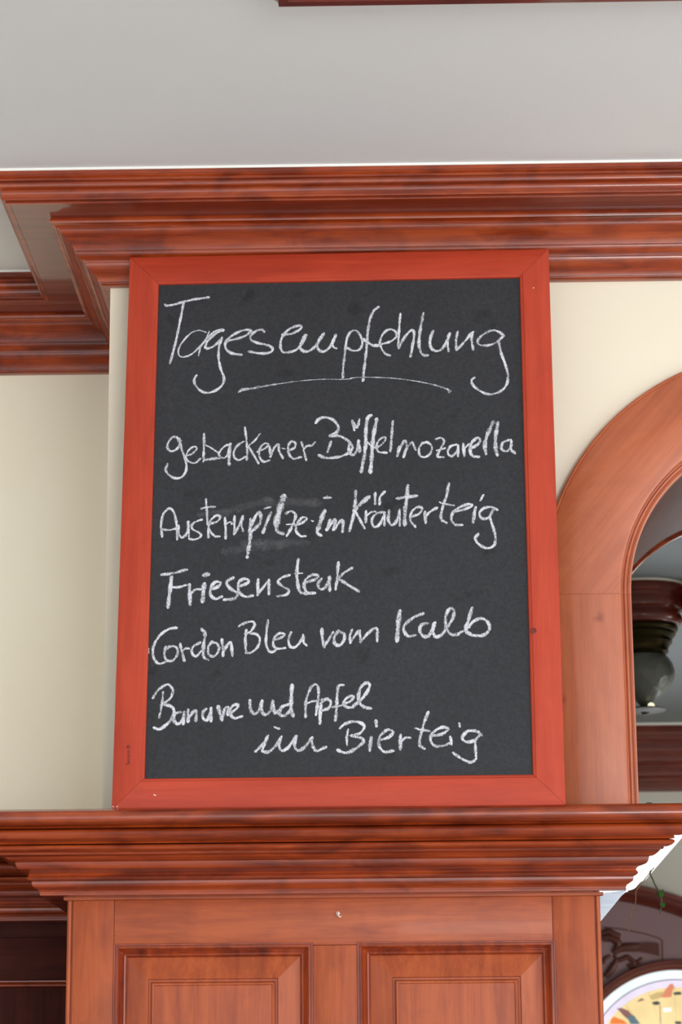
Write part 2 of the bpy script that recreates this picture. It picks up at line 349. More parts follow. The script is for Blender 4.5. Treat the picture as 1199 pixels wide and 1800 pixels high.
o = moulding('ledge_board', [(.1115, ztl-.002), (.1115, ztl), (-.5, ztl), (-.5, ztl-.002)], plan_path([(-.4257, YC), tuple(p3)], [(0, -1)]), cherry['X'], corn)
moulding('small_fillet', [(.0042, zbl), (.0042, zbl-.0032), (.0022, zbl-.0042), (0, zbl-.0042), (0, zbl)], [(Vector((-.4257, YC)), Vector((-1, -1))), (p3, mit)], plain['X'], corn)
bm.free()

# panelled lower pillar ----------------------------------------------------
pil = empty('panelled_pillar', (-0.065, YC, ZF))
tag(pil, 'reddish cherry panelled pillar with two raised panels under the stepped cornice', 'pillar')
x0, x1 = -.4257, .295
zt = zbl+0.0
bm = bmesh.new(); q = [(x0+.004, YC+.012), (x1-.004, YC+.012), (x1-.004, YC+.5), (x0+.004, YC+.5)]
V0 = [bm.verts.new((a, b, ZF)) for a, b in q]; V1 = [bm.verts.new((a, b, zt+.05)) for a, b in q]
bm.faces.new(V0); bm.faces.new(V1[::-1])
for k in range(4): bm.faces.new((V0[k], V0[(k+1) % 4], V1[(k+1) % 4], V1[k]))
attach(finish('core', bm, darkw['Z']), pil)
def board(nm, a, b, c, d, mat, y0=YC, th=.018, bev=.0006):
    return box_obj(nm, a, b, y0, y0+th, c, d, mat, pil, bev)
zr0 = at(400, 1662.5, YC).z
zb0 = -.62
board('stile', x0+.0088, -.3617, ZF+.12, zt, plain['Z'])
board('stile', .2302, x1-.0088, ZF+.12, zt, plain['Z'])
board('rail', -.3613, .2298, zr0, zt, plain['X'])
board('rail', -.3613, .2298, zb0-.11, zb0, plain['X'])
board('mullion', -.0932, -.0338, zb0+.0004, zr0-.0004, plain['Z'])
board('lower_board', -.3613, .2298, ZF+.12, zb0-.1104, plain['X'])
board('skirting', x0, x1, ZF, ZF+.1196, plain['X'], YC-.006)
for s, xx in ((1, x0), (-1, x1)):      # rounded corner bead with its groove
    pr_ = [(0, .022), (0, .004), (.0008, .0016), (.0024, .0002), (.0042, 0), (.0056, .0008), (.0064, .0022), (.0068, .0045), (.0086, .0045), (.0086, .022)]
    bm = bmesh.new(); sweep(bm, [[(xx+s*a, YC+b, z) for a, b in pr_] for z in (ZF+.12, zt)])
    attach(finish('corner_bead', bm, plain['Z'], None, 40), pil)
def rect_sweep(nm, X0, X1, Z0, Z1, pf, mat, par, y=YC):
    bm = bmesh.new(); rings = []
    for (cx, cz_, sx, sz) in ((X0, Z0, 1, 1), (X1, Z0, -1, 1), (X1, Z1, -1, -1), (X0, Z1, 1, -1)):
        rings.append([(cx+sx*r_, y+d_, cz_+sz*r_) for r_, d_ in pf])
    sweep(bm, rings, closed=True)
    return attach(finish(nm, bm, mat, None, 35), par)
mp_ = [(0, .004), (0, -.0005), (.0008, -.0018), (.0018, -.0018), (.0026, .0002), (.0034, .0002), (.0042, -.0022), (.0056, -.0026), (.0068, -.0012), (.0078, .0022),
       (.0098, .0060), (.0118, .0078), (.0128, .0062), (.0142, .0056), (.0158, .0068), (.0164, .0105), (.0172, .0112), (.0172, .016), (0, .016)]
for X0, X1, Z1 in ((-.3617, -.0930, zr0+.0035), (-.0340, .2325, zr0+.0035)):
    rect_sweep('panel_moulding', X0, X1, zb0-.0035, Z1, mp_, cherry['Z'], pil)
    a, b, c, d = X0+.0170, X1-.0170, zb0-.0035+.0170, Z1-.0170
    bm = bmesh.new(); ringsz = []
    for ins, y in ((0, .012), (0.0005, .0108), (.0300, .0010), (.0308, .0045), (.0335, .0045), (.0345, .0012), (.0360, -.0002), (.0378, .0002), (.0390, .0016), (.0405, .0014)):
        ringsz.append([bm.verts.new(p) for p in ((a+ins, YC+y, c+ins), (b-ins, YC+y, c+ins), (b-ins, YC+y, d-ins), (a+ins, YC+y, d-ins))])
    for r0, r1 in zip(ringsz, ringsz[1:]):
        for k in range(4): bm.faces.new((r0[k], r0[(k+1) % 4], r1[(k+1) % 4], r1[k]))
    bm.faces.new(ringsz[-1]); bm.faces.new(ringsz[0][::-1])
    attach(finish('raised_panel', bm, plain['Z'], None, 20), pil)
# little screw hook
hk = empty('screw_hook', at(595, 1607, YC)); tag(hk, 'tiny white metal screw hook in the pillar rail under the cornice', 'hook')
h0 = at(594, 1607, YC)
bm = bmesh.new(); tube(bm, smooth_pts([h0+Vector(v) for v in ((0, .004, .001), (0, -.004, .001), (-.001, -.009, -.0005), (.001, -.011, -.003), (.003, -.010, -.0045), (.0045, -.0075, -.003))], 5), .0010)
attach(finish('hook_wire', bm, steel_m, None, 60), hk)
bm = bmesh.new(); sweep(bm, [[(h0.x+r_*math.cos(k*math.pi/8), YC+y, h0.z+.001+r_*math.sin(k*math.pi/8)) for k in range(16)] for y, r_ in ((0, .0026), (-.0008, .0026), (-.0014, .0018))])
attach(finish('collar', bm, steel_m, None, 40), hk)

# recessed panelling at the left, its shade painted dark ---------------------------------------
rec = empty('recessed_panelling', (-.8, YRP, ZF))
tag(rec, 'wooden wainscot with painted-in shade in the recess left of the panelled pillar', 'panelling')
def rz(y): return at(60, y, YRP).z
XA, XB = -2.25, -.428
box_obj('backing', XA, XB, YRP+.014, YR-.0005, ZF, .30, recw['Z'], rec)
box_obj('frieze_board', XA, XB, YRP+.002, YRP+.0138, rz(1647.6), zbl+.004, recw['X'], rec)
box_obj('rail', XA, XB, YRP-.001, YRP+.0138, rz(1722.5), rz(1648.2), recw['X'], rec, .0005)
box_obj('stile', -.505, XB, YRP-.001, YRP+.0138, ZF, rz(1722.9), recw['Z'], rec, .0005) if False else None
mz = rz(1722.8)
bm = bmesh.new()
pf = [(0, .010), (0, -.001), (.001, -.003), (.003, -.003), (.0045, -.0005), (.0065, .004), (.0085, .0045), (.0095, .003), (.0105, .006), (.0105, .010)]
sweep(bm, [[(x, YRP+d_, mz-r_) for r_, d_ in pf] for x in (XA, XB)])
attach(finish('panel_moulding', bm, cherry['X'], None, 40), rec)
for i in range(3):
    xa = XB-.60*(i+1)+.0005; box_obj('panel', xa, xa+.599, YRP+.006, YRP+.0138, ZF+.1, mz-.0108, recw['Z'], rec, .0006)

# arch casing --------------------------------------------------------------
cas = empty('arch_casing', (CX, YW, ztl)); tag(cas, 'pale reddish wooden arch casing around the opening beside the chalkboard', 'casing')
def casing(nm, pf, mode, mat):
    """pf: closed (radius, y)"""
    bm = bmesh.new()
    if mode == 'arch':
        rings = [[(CX+r_*math.cos(a), y, CZ+r_*math.sin(a)) for r_, y in pf] for a in [math.pi*k/64 for k in range(65)]]
    else:
        s = -1 if mode == 'left' else 1
        rings = [[(CX+s*r_, y, z) for r_, y in pf] for z in (ztl, CZ-.0003)]
    sweep(bm, rings); return attach(finish(nm, bm, mat, None, 40), cas)
yb = YW-.015
flatp = [(RO, YW), (RO, yb+.004), (RO-.0012, yb+.0018), (RO-.0032, yb+.0006), (RO-.0045, yb+.0020), (RO-.0055, yb+.0012), (RO-.007, yb), (.2465, yb), (.2445, yb+.0005), (.2425, yb+.0025), (.2420, yb+.005), (.2420, YW)]
beadp = [(.2418, YW), (.2418, yb+.006), (.2405, yb+.0065), (.2392, yb+.005), (.2378, yb+.0035), (.2362, yb+.0038), (.2352, yb+.0055), (.2345, yb+.0055), (.2335, yb+.0035), (.2310, yb+.0025), (.2292, yb+.0035), (.2286, yb+.006), (.2286, YW)]
casing('arch_board', flatp, 'arch', archm['X']); casing('jamb_board', flatp, 'left', archm['Z']); casing('jamb_board', flatp, 'right', archm['Z'])
casing('arch_bead', beadp, 'arch', archm['X']); casing('jamb_bead', beadp, 'left', archm['Z']); casing('jamb_bead', beadp, 'right', archm['Z'])
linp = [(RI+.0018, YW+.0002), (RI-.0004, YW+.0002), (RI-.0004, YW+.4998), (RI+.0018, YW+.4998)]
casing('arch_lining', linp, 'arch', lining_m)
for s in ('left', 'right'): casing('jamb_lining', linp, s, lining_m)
yq = YW+.5
rb = [(RI-.005, yq+.012), (RI-.0068, yq+.004), (RI-.0068, yq-.004), (RI-.004, yq-.010), (RI-.0004, yq-.012), (RI-.0004, yq+.0002), (RO, yq+.0002), (RO, yq+.012)]
for s in ('arch', 'left', 'right'): casing('rear_casing', rb, s, cherry['X' if s == 'arch' else 'Z'])

# wooden frame on the ceiling at the top edge ----------------------------
cf = empty('ceiling_frame', (0.6, 2.2, ZC)); tag(cf, 'dark red wooden moulding frame fixed on the ceiling at the photo\'s top edge', 'moulding')
zq = ZC-.022; P0 = at_z(490, 12, zq)
fx0, fx1, fy1, fy0 = P0.x, P0.x+1.6, P0.y, P0.y-1.1
pf = [(0, zq), (.012, zq), (.016, zq+.004), (.03, zq+.006), (.034, zq+.002), (.05, zq+.002), (.062, zq+.010), (.066, ZC-.0004), (-.007, ZC-.0004), (-.006, zq+.012), (-.001, zq+.006)]
cs = [(fx0, fy1, 1, -1), (fx1, fy1, -1, -1), (fx1, fy0, -1, 1), (fx0, fy0, 1, 1)]
for i in range(4):
    bm = bmesh.new(); sweep(bm, [[(cx+sx*o_, cy+sy*o_, z) for o_, z in pf] for cx, cy, sx, sy in (cs[i], cs[(i+1) % 4])])
    attach(finish('frame_rail', bm, darkw['X' if i % 2 == 0 else 'Y'], None, 38), cf)

# ------------------------------------------------------------------ chalkboard
# chalk strokes in board coordinates: width, then x, z pairs, all in tenths of a millimetre from the board's centre
STROKES = {
 'heading': [[35,-2482,3310,-2453,3290,-2352,3307,-2196,3353,-2062,3382,-1950,3397,-1861,3410],[35,-2214,3329,-2257,3056,-2316,2717,-2386,2397],[25,-1884,2866,-1985,2899,-2096,2858,-2205,2739,-2269,2607,-2255,2510,-2177,2492,-2067,2543,-1958,2661,-1860,2792],[25,-1839,2877,-1892,2733,-1957,2637,-1981,2505],[25,-1882,2757,-1805,2840,-1739,2887,-1650,2910],[37,-1639,2892,-1716,2862,-1804,2791,-1870,2708,-1890,2636,-1846,2615,-1757,2657,-1659,2764],[35,-1655,2776,-1694,2632,-1698,2463,-1662,2294,-1615,2149,-1646,2042,-1745,1960,-1866,1934,-1966,1988,-2030,2085,-2032,2157,-2004,2205],[37,-1591,2726,-1447,2753,-1314,2806,-1248,2870,-1293,2890,-1404,2868,-1537,2786,-1606,2690,-1589,2593,-1510,2532,-1377,2510],[37,-1059,2861,-1093,2893,-1181,2864,-1247,2792,-1235,2731,-1135,2681,-1001,2647,-929,2588,-977,2533,-1110,2524,-1266,2556],[37,-791,2807,-669,2817,-558,2875,-525,2928,-592,2937,-714,2878,-802,2759,-823,2639,-789,2541,-689,2535,-578,2585,-490,2704,-458,2788],[41,-473,2796,-535,2657,-534,2585,-478,2540,-379,2569,-268,2700,-213,2808],[41,-224,2796,-291,2676,-295,2592,-235,2535,-157,2565,-80,2672,-42,2780],[33,-47,2780,-86,2660,-69,2599,-29,2579],[34,176,2839,118,2716,89,2493,66,2270,62,2135],[34,118,2740,164,2827,244,2850,313,2761,335,2637,289,2551,198,2540,130,2579],[38,566,3207,497,3145,439,2984,409,2760,392,2511,362,2265,345,2080],[43,358,2711,392,2685,472,2621,552,2612],[32,563,2622,723,2666,815,2739,804,2826,724,2858,644,2805,591,2694,597,2594,654,2494,726,2455],[34,879,3095,861,2875,849,2701,848,2564],[38,855,2572,917,2700,998,2810,1055,2834,1070,2746,1046,2598,1017,2437],[41,1206,3098,1163,2869,1138,2670,1154,2521,1199,2451,1256,2450],[41,1340,2820,1297,2692,1303,2568,1370,2512,1462,2540,1532,2662,1572,2773],[34,1572,2773,1543,2637,1552,2508],[34,1686,2803,1661,2660,1666,2523],[34,1673,2523,1770,2633,1863,2755,1904,2792],[34,1898,2792,1880,2680,1900,2526],[36,2329,2741,2250,2797,2160,2811,2045,2751,1970,2666,1985,2599,2087,2582,2224,2624,2335,2726],[36,2259,2648,2289,2474,2342,2300,2379,2127,2352,1968,2253,1872,2117,1838,1983,1890,1883,1990,1873,2063,1908,2092]],
 'underline': [[41,-1402,1940,-1336,1977,-1192,1990,-1082,2015],[29,-1082,2012,-972,2034,-884,2047],[14,-884,2047,-774,2061,-619,2082,-399,2102,-178,2110,20,2103,175,2108],[17,175,2120,334,2130,606,2120,856,2095,1104,2053,1330,2000],[32,1330,2000,1420,1969,1510,1931,1577,1897],[32,1515,1935,1544,1910,1550,1878]],
 'line_one': [[33,-2236,1205,-2259,1266,-2325,1270,-2385,1184,-2387,1102,-2331,1061,-2255,1099,-2203,1216],[33,-2226,1251,-2189,1086,-2131,921,-2121,781,-2169,684,-2256,655,-2355,704,-2406,786,-2386,872],[27,-2110,991,-2034,1025,-1981,1094,-2015,1125,-2090,1073,-2126,991,-2109,921,-2009,877,-1923,941],[33,-1882,1316,-1879,1128,-1883,898],[25,-1861,1146,-1762,1091,-1679,1026],[39,-1874,922,-1770,934,-1649,946],[29,-1511,1156,-1587,1123,-1651,1053,-1661,983,-1595,947,-1530,1004],[46,-1511,1156,-1526,1004,-1523,852],[33,-1325,1188,-1401,1138,-1454,1050,-1453,956,-1386,913,-1289,965],[33,-1310,1400,-1288,1235,-1273,1070,-1277,918],[25,-1096,1302,-1161,1209,-1243,1135],[33,-1258,1121,-1202,1022,-1113,862],[31,-1126,1032,-1028,1078,-974,1131,-1024,1155,-1089,1090,-1103,974,-1047,884,-960,901],[35,-962,1112,-943,947],[35,-950,959,-896,1087,-838,1137,-826,1039,-775,933],[19,-787,1078,-739,1068],[35,-699,1037,-612,1082,-602,1152,-657,1176,-700,1107,-688,990,-622,918,-524,940],[29,-514,1162,-481,1033,-447,892],[33,-481,1056,-437,1107,-372,1113,-328,1159],[41,-316,1450,-273,1507,-185,1532,-71,1487,-3,1390,-21,1310,-121,1257],[41,-121,1249,17,1247,143,1163,198,1063,105,970,-58,925,-183,927,-271,963],[36,-104,1162,-129,1082,-153,1007],[36,193,1468,224,1332],[33,206,1468,256,1372,294,1494],[24,294,1494,289,1404],[45,155,1144,148,1023,206,963,268,1048,281,1169],[45,281,1169,298,1015],[48,458,1553,408,1505,382,1316,382,1127,356,912,318,712],[52,534,1489,500,1314,474,1098,461,910,448,702],[31,394,1154,494,1071,570,1083,645,1163,646,1216,583,1191,532,1097,557,1003,669,987],[38,760,1450,746,1255,725,1008],[43,850,1065,819,936],[38,832,998,921,1158,951,1076,907,916],[36,920,983,1017,1134,1051,1075,1076,1020],[31,1172,1126,1121,1033,1132,939,1207,911,1283,976,1297,1070,1235,1133,1172,1113],[31,1360,1177,1428,1197,1473,1140,1434,1054,1375,921,1462,906],[26,1366,1007,1484,1040],[33,1647,1091,1559,1066,1520,972,1570,918,1646,983,1667,1077],[33,1667,1077,1660,916],[41,1737,1097,1749,915],[26,1746,1022,1815,1096],[41,1834,1026,1935,1086,1974,1158,1924,1180,1848,1101,1833,980,1869,912,1949,903],[52,2159,1419,2075,1231,2035,1071,2050,949],[52,2224,1404,2187,1202,2184,1041,2206,925],[38,2369,1145,2285,1106,2271,1013,2332,979,2396,1037,2399,1145],[38,2403,1131,2395,1010,2449,951]],
 'line_two': [[35,-2431,-199,-2450,-43,-2428,118,-2354,209,-2288,173,-2248,46,-2227,-92,-2224,-245],[29,-2444,-93,-2336,-106,-2249,-87],[35,-2207,-47,-2204,-161,-2149,-219,-2085,-140,-2073,9],[27,-2073,-3,-2060,-209],[31,-1887,40,-1980,7,-2029,-49,-1999,-107,-1901,-166,-1910,-223,-1996,-251,-2055,-237],[31,-1835,339,-1821,177,-1806,-7,-1772,-122,-1705,-203,-1636,-211],[31,-1897,201,-1811,223,-1709,226],[35,-1806,-26,-1687,2,-1634,70,-1689,94,-1764,27,-1794,-99,-1791,-218],[35,-1569,58,-1555,-103,-1553,-240],[25,-1556,-34,-1492,-1,-1470,-31],[35,-1435,79,-1435,-178],[35,-1431,-173,-1372,-60,-1320,77],[35,-1320,77,-1340,-38,-1312,-134],[33,-1215,41,-1219,-131,-1224,-245],[50,-1208,-177,-1223,-336,-1251,-518],[46,-1230,-131,-1167,28,-1104,131,-1071,84,-1080,-19,-1155,-109,-1226,-158],[41,-930,128,-983,3,-1035,-161],[27,-1028,187,-942,209],[87,-759,355,-797,229,-832,92,-853,-45],[50,-853,-45,-841,-148,-765,-184],[37,-724,113,-649,142,-590,88,-615,-26,-668,-140,-711,-219],[25,-712,-52,-604,-45],[33,-593,-72,-496,-28,-436,28,-486,52,-561,-27,-582,-141,-517,-222,-448,-223],[21,-367,0,-349,-8],[62,-190,139,-237,13,-276,-112],[46,-291,-146,-280,-192,-241,-215],[35,-195,330,-108,333],[19,-156,362,-139,329],[44,-117,0,-156,-140],[44,-156,-132,-76,-25,-42,-1,-65,-134],[44,-65,-134,27,-14,66,-27,57,-167],[44,240,421,233,262,210,68,157,-150],[55,424,337,336,261,222,141],[37,222,153,290,18,363,-124],[40,382,126,377,-32],[31,382,53,451,108,515,119],[37,611,110,519,82,462,-9,495,-106,576,-59,633,73],[37,634,98,637,-80],[37,509,385,508,234],[37,640,407,577,330,570,228],[40,702,133,690,-13,747,-86,816,10,844,131],[33,844,131,847,-93],[53,962,490,944,299,919,105,913,-77],[44,818,306,933,324,1089,341],[35,999,31,1113,78,1155,155,1092,175,1011,104,994,-18,1059,-111],[42,1194,101,1203,-57],[37,1205,47,1274,111,1354,159],[40,1531,515,1494,339,1434,145,1414,0,1488,-62],[26,1394,243,1458,218,1595,191],[37,1582,99,1731,128,1846,187,1778,205,1640,142,1558,34,1591,-80,1704,-97],[46,1891,157,1866,41,1855,-60],[29,2002,336,1957,258],[37,2187,121,2096,159,1993,136,1942,64,1979,-9,2070,9,2136,122],[37,2082,13,2124,-132,2156,-278,2130,-398,2039,-439,1927,-382,1878,-297,1918,-233]],
 'line_three': [[41,-2426,-753,-2263,-734,-2080,-685],[52,-2286,-791,-2302,-968,-2325,-1221],[33,-2295,-937,-2183,-938,-2080,-906],[52,-2041,-907,-2022,-1184],[36,-2021,-1029,-1948,-973,-1881,-974],[57,-1833,-902,-1847,-1026,-1853,-1142],[57,-1835,-767,-1786,-755],[41,-1737,-976,-1651,-938,-1610,-887,-1677,-868,-1738,-937,-1748,-1053,-1673,-1111,-1592,-1081],[43,-1443,-812,-1529,-875,-1478,-967,-1385,-1033,-1414,-1110,-1557,-1128],[41,-1355,-943,-1244,-892,-1232,-848,-1307,-832,-1368,-904,-1353,-1020,-1266,-1086,-1173,-1075],[41,-1096,-843,-1100,-946,-1101,-1063],[33,-1099,-1058,-1021,-948,-948,-850],[41,-948,-850,-946,-1055],[36,-672,-784,-775,-822,-824,-886,-750,-951,-675,-1004,-712,-1068,-830,-1085],[45,-550,-565,-566,-734,-553,-916,-515,-1035,-424,-1052],[24,-591,-765,-492,-761],[41,-442,-891,-319,-854,-269,-803,-356,-789,-442,-852,-466,-956,-416,-1042,-325,-1048],[41,-232,-843,-276,-920,-237,-998,-158,-942,-114,-824],[43,-121,-823,-116,-1012],[41,2,-612,-10,-794,-35,-1001],[36,192,-693,88,-757,-5,-851],[41,9,-854,137,-939,278,-1031]],
 'line_four': [[36,-2204,-1517,-2297,-1531,-2409,-1605,-2488,-1722,-2516,-1851,-2488,-1969,-2419,-2023,-2331,-1993],[36,-2342,-1789,-2360,-1896,-2316,-1982,-2234,-1972,-2174,-1877,-2197,-1795,-2270,-1779,-2335,-1810],[36,-2146,-1749,-2119,-1856,-2085,-1981],[32,-2119,-1856,-2073,-1814,-2027,-1815],[36,-1878,-1731,-1970,-1794,-1982,-1879,-1926,-1923,-1855,-1849],[48,-1857,-1542,-1814,-1603,-1826,-1753,-1833,-1892],[36,-1834,-1881,-1812,-1946,-1758,-1979],[36,-1713,-1722,-1763,-1797,-1751,-1904,-1678,-1926,-1618,-1841,-1640,-1755,-1713,-1729],[36,-1579,-1692,-1567,-1799,-1559,-1921],[40,-1565,-1885,-1516,-1789,-1461,-1732,-1443,-1822,-1429,-1923],[34,-1351,-1508,-1262,-1459,-1159,-1443,-1138,-1504,-1198,-1589,-1264,-1616],[38,-1250,-1567,-1259,-1718,-1246,-1878],[34,-1194,-1611,-1115,-1623,-1063,-1688,-1093,-1806,-1174,-1879,-1246,-1889],[34,-956,-1427,-971,-1593,-980,-1743,-948,-1850,-886,-1877,-831,-1837],[34,-867,-1712,-764,-1671,-723,-1628,-796,-1616,-867,-1680,-876,-1787,-814,-1831,-717,-1823],[36,-641,-1608,-671,-1693,-660,-1790,-588,-1817,-506,-1728,-476,-1653],[36,-476,-1647,-465,-1750,-427,-1789],[16,-2575,-1807,-2569,-1872],[43,-220,-1564,-213,-1697,-190,-1811],[34,-190,-1807,-114,-1687,-71,-1608],[43,6,-1597,-49,-1665,-49,-1767,17,-1796,72,-1735,78,-1644,6,-1590],[38,185,-1584,159,-1668,166,-1759],[38,166,-1748,257,-1624,290,-1594],[38,290,-1601,305,-1750],[38,312,-1738,410,-1626,487,-1565,531,-1582,528,-1746],[60,839,-1323,816,-1483,796,-1745],[43,1149,-1362,1024,-1417,914,-1507,887,-1587,945,-1679,1039,-1668],[47,1209,-1500,1132,-1521,1105,-1601,1152,-1681,1229,-1671,1284,-1558,1307,-1501],[43,1296,-1512,1284,-1626,1326,-1695,1414,-1651,1481,-1538],[43,1458,-1594,1548,-1447,1571,-1333,1528,-1294,1466,-1377,1455,-1514,1501,-1641,1588,-1669,1680,-1620],[47,1817,-1291,1777,-1428,1731,-1564,1741,-1644],[43,1741,-1637,1827,-1679,1958,-1681,2046,-1602,2027,-1500,1941,-1441,1831,-1485,1764,-1564]],
 'line_five': [[37,-2494,-2496,-2430,-2394,-2310,-2315,-2236,-2383,-2252,-2494,-2344,-2576,-2384,-2603],[32,-2361,-2423,-2371,-2576,-2406,-2769],[42,-2344,-2590,-2235,-2633,-2206,-2730,-2283,-2853,-2389,-2934,-2470,-2917],[45,-2126,-2703,-2192,-2730,-2209,-2812,-2149,-2868,-2083,-2800,-2072,-2704],[45,-2072,-2718,-2079,-2861],[45,-2019,-2677,-2015,-2829],[40,-2011,-2801,-1951,-2705,-1906,-2692,-1908,-2822],[42,-1777,-2666,-1817,-2707,-1815,-2790,-1761,-2818,-1722,-2736,-1710,-2653],[40,-1710,-2667,-1704,-2832],[50,-1611,-2640,-1560,-2812],[42,-1560,-2779,-1522,-2669,-1477,-2642,-1481,-2744],[37,-1454,-2730,-1361,-2657,-1349,-2610,-1415,-2620,-1454,-2711,-1399,-2795,-1293,-2771],[45,-1188,-2557,-1173,-2687,-1111,-2737,-1053,-2675,-1022,-2564],[45,-1027,-2564,-1025,-2703,-966,-2753,-897,-2676,-879,-2566],[45,-879,-2566,-851,-2724,-806,-2705],[45,-651,-2610,-758,-2651,-784,-2747,-717,-2767,-637,-2693],[50,-621,-2353,-630,-2541,-629,-2680,-602,-2768],[37,-436,-2787,-432,-2572,-371,-2392,-304,-2338,-264,-2407,-271,-2574,-297,-2761],[32,-416,-2605,-343,-2573,-276,-2574],[45,-218,-2560,-236,-2712,-243,-2877],[40,-236,-2602,-156,-2547,-97,-2590,-129,-2672,-222,-2704],[40,71,-2351,4,-2369,-14,-2521,-22,-2687,-35,-2838],[29,-76,-2659,45,-2638],[37,72,-2619,165,-2579,205,-2519,138,-2518,77,-2592,112,-2661,210,-2662],[42,205,-2648,339,-2526,425,-2374,380,-2327,299,-2401,272,-2553,325,-2650,440,-2684]],
 'line_six': [[39,-1103,-3259,-998,-3149,-938,-3043],[41,-944,-3049,-984,-3163,-1011,-3249,-927,-3264,-830,-3179,-756,-3057],[41,-762,-3065,-789,-3165,-760,-3246,-677,-3218,-561,-3059],[41,-566,-3068,-579,-3182,-537,-3254,-440,-3198,-351,-3079],[39,-357,-3084,-342,-3185,-286,-3257,-166,-3207],[33,-853,-2923,-791,-2947],[39,28,-2951,90,-2894,229,-2861,347,-2915,313,-3006,229,-3048,168,-3056],[33,132,-2969,118,-3075,118,-3181],[44,187,-3056,313,-3092,335,-3150,229,-3234,104,-3290,1,-3254],[47,444,-3079,429,-3179,424,-3259],[44,509,-2859,514,-2928],[39,563,-3118,675,-3082,736,-3011,661,-2981,563,-3066,549,-3195,618,-3281,735,-3268],[47,834,-3055,832,-3247],[36,836,-3141,897,-3093,964,-3094],[41,1207,-2743,1156,-2872,1106,-3044,1085,-3187,1151,-3244],[33,1029,-2963,1121,-2987,1218,-3002],[39,1231,-3074,1384,-3047,1474,-2977,1386,-2955,1274,-3017,1231,-3117,1285,-3203,1410,-3205,1502,-3163],[36,1495,-3091,1513,-3192],[30,1617,-2907,1625,-2947],[41,1912,-3068,1843,-3010,1718,-3017,1656,-3107,1716,-3160,1813,-3138,1904,-3053],[39,1827,-3138,1830,-3281,1828,-3394,1753,-3436,1629,-3378,1533,-3306]]
}
bo = Vector((-0.0537, 3.2605, 0.8033)); bu = Vector((0.99955857, -0.02950206, -0.00350718)); bv = Vector((0.00649593, 0.10182985, 0.99478062)); bb = bv.cross(bu)
HB, FWD = .8078, .0425
base = bo - bv*(HB/2)
cb = empty('chalkboard', base)
cb.matrix_world = Matrix(((bu.x, bb.x, bv.x, base.x), (bu.y, bb.y, bv.y, base.y), (bu.z, bb.z, bv.z, base.z), (0, 0, 0, 1)))
tag(cb, 'chalkboard in red wooden frame with handwritten menu leaning on the cornice', 'chalkboard')
def part(o): o.parent = cb; return o
pf = [(0, .0175), (0, .0016), (.0004, .0005), (.0016, 0), (.0372, 0), (.0380, .0006), (.0386, .0014), (.0400, .0014), (.0418, .0026), (.0424, .0046), (.0425, .0175)]
cs = [(-.3, 0, 1, 1), (.3, 0, -1, 1), (.3, HB, -1, -1), (-.3, HB, 1, -1)]
for i, nm in enumerate(('bottom', 'right', 'top', 'left')):
    g_ = .00022
    ax = 'X' if i % 2 == 0 else 'Z'
    rings = []
    for j, (cx, cz_, sx, sz) in ((0, cs[i]), (1, cs[(i+1) % 4])):
        dx, dz = ((sx*g_ if ax == 'X' else 0), (sz*g_ if ax == 'Z' else 0))
        rings.append([(cx+sx*r_+dx, y, cz_+sz*r_+dz) for r_, y in pf])
    bm = bmesh.new(); sweep(bm, rings); part(finish('frame_rail', bm, redw[ax], None, 30))
bm = bmesh.new(); box(bm, -.2585, .2585, .0060, .0120, .0415, HB-.0415); part(finish('slate_panel', bm, slate_m))
def ribbon(bm, uvl, pts, wd, y):
    n = len(pts); L_ = 0; rows = []
    for i, p in enumerate(pts):
        t = pts[min(i+1, n-1)]-pts[max(i-1, 0)]
        if t.length < 1e-9: t = Vector((1, 0, 0))
        t.normalize(); nn = Vector((-t.z, 0, t.x))
        if i: L_ += (pts[i]-pts[i-1]).length
        k = wd*.5*(0.94+0.16*math.sin(L_*310+wd*9000)+random.uniform(-.05, .05))*1.30
        rows.append((p, nn, k, L_))
    vs = []
    def row(p, nn, k, L__): vs.append(([bm.verts.new((p.x+nn.x*k*s, y, p.z+nn.z*k*s)) for s in (-1, 0, 1)], L__))
    p, nn, k, _ = rows[0]; t0 = (pts[0]-pts[1]).normalized(); p9 = pts[-1]; t9 = (pts[-1]-pts[-2]).normalized()
    row(p+t0*k*.8, nn, k*.45, -k)
    for r_ in rows: row(*r_)
    p, nn, k, LL = rows[-1]; row(p+t9*k*.8, nn, k*.45, LL+k)
    for (a, la), (b, lb) in zip(vs, vs[1:]):
        for j in (0, 1):
            f_ = bm.faces.new((a[j], a[j+1], b[j+1], b[j]))
            for lp_, (uu, vv) in zip(f_.loops, ((la, j-1), (la, j), (lb, j), (lb, j-1))): lp_[uvl].uv = (uu*100, vv)
lay = 0
for key, rows in STROKES.items():
    bm = bmesh.new(); uvl = bm.loops.layers.uv.new('stroke')
    for s in rows:
        wd = s[0]/1e4; P_ = [Vector((s[i]/1e4, 0, s[i+1]/1e4+HB/2)) for i in range(1, len(s), 2)]
        sm = smooth_pts(P_, 7) if len(P_) > 2 else [P_[0].lerp(P_[1], t/4) for t in range(5)]
        lay += 1; ribbon(bm, uvl, sm, wd, .00595-.0000012*lay)
    o = finish('chalk_lettering' if key != 'underline' else 'chalk_underline', bm, chalk_m if key != 'underline' else chalk_faint, None, None, recalc=False); part(o)
    if key == 'heading': tag(o, 'white chalk heading in large handwriting')
def on_board(px, py, d=0.0):
    r_ = ray(px, py); p0 = bo+bb*d; t_ = p0.dot(bb)/r_.dot(bb); p = r_*t_-base
    return Vector((p.dot(bu), d, p.dot(bv)))
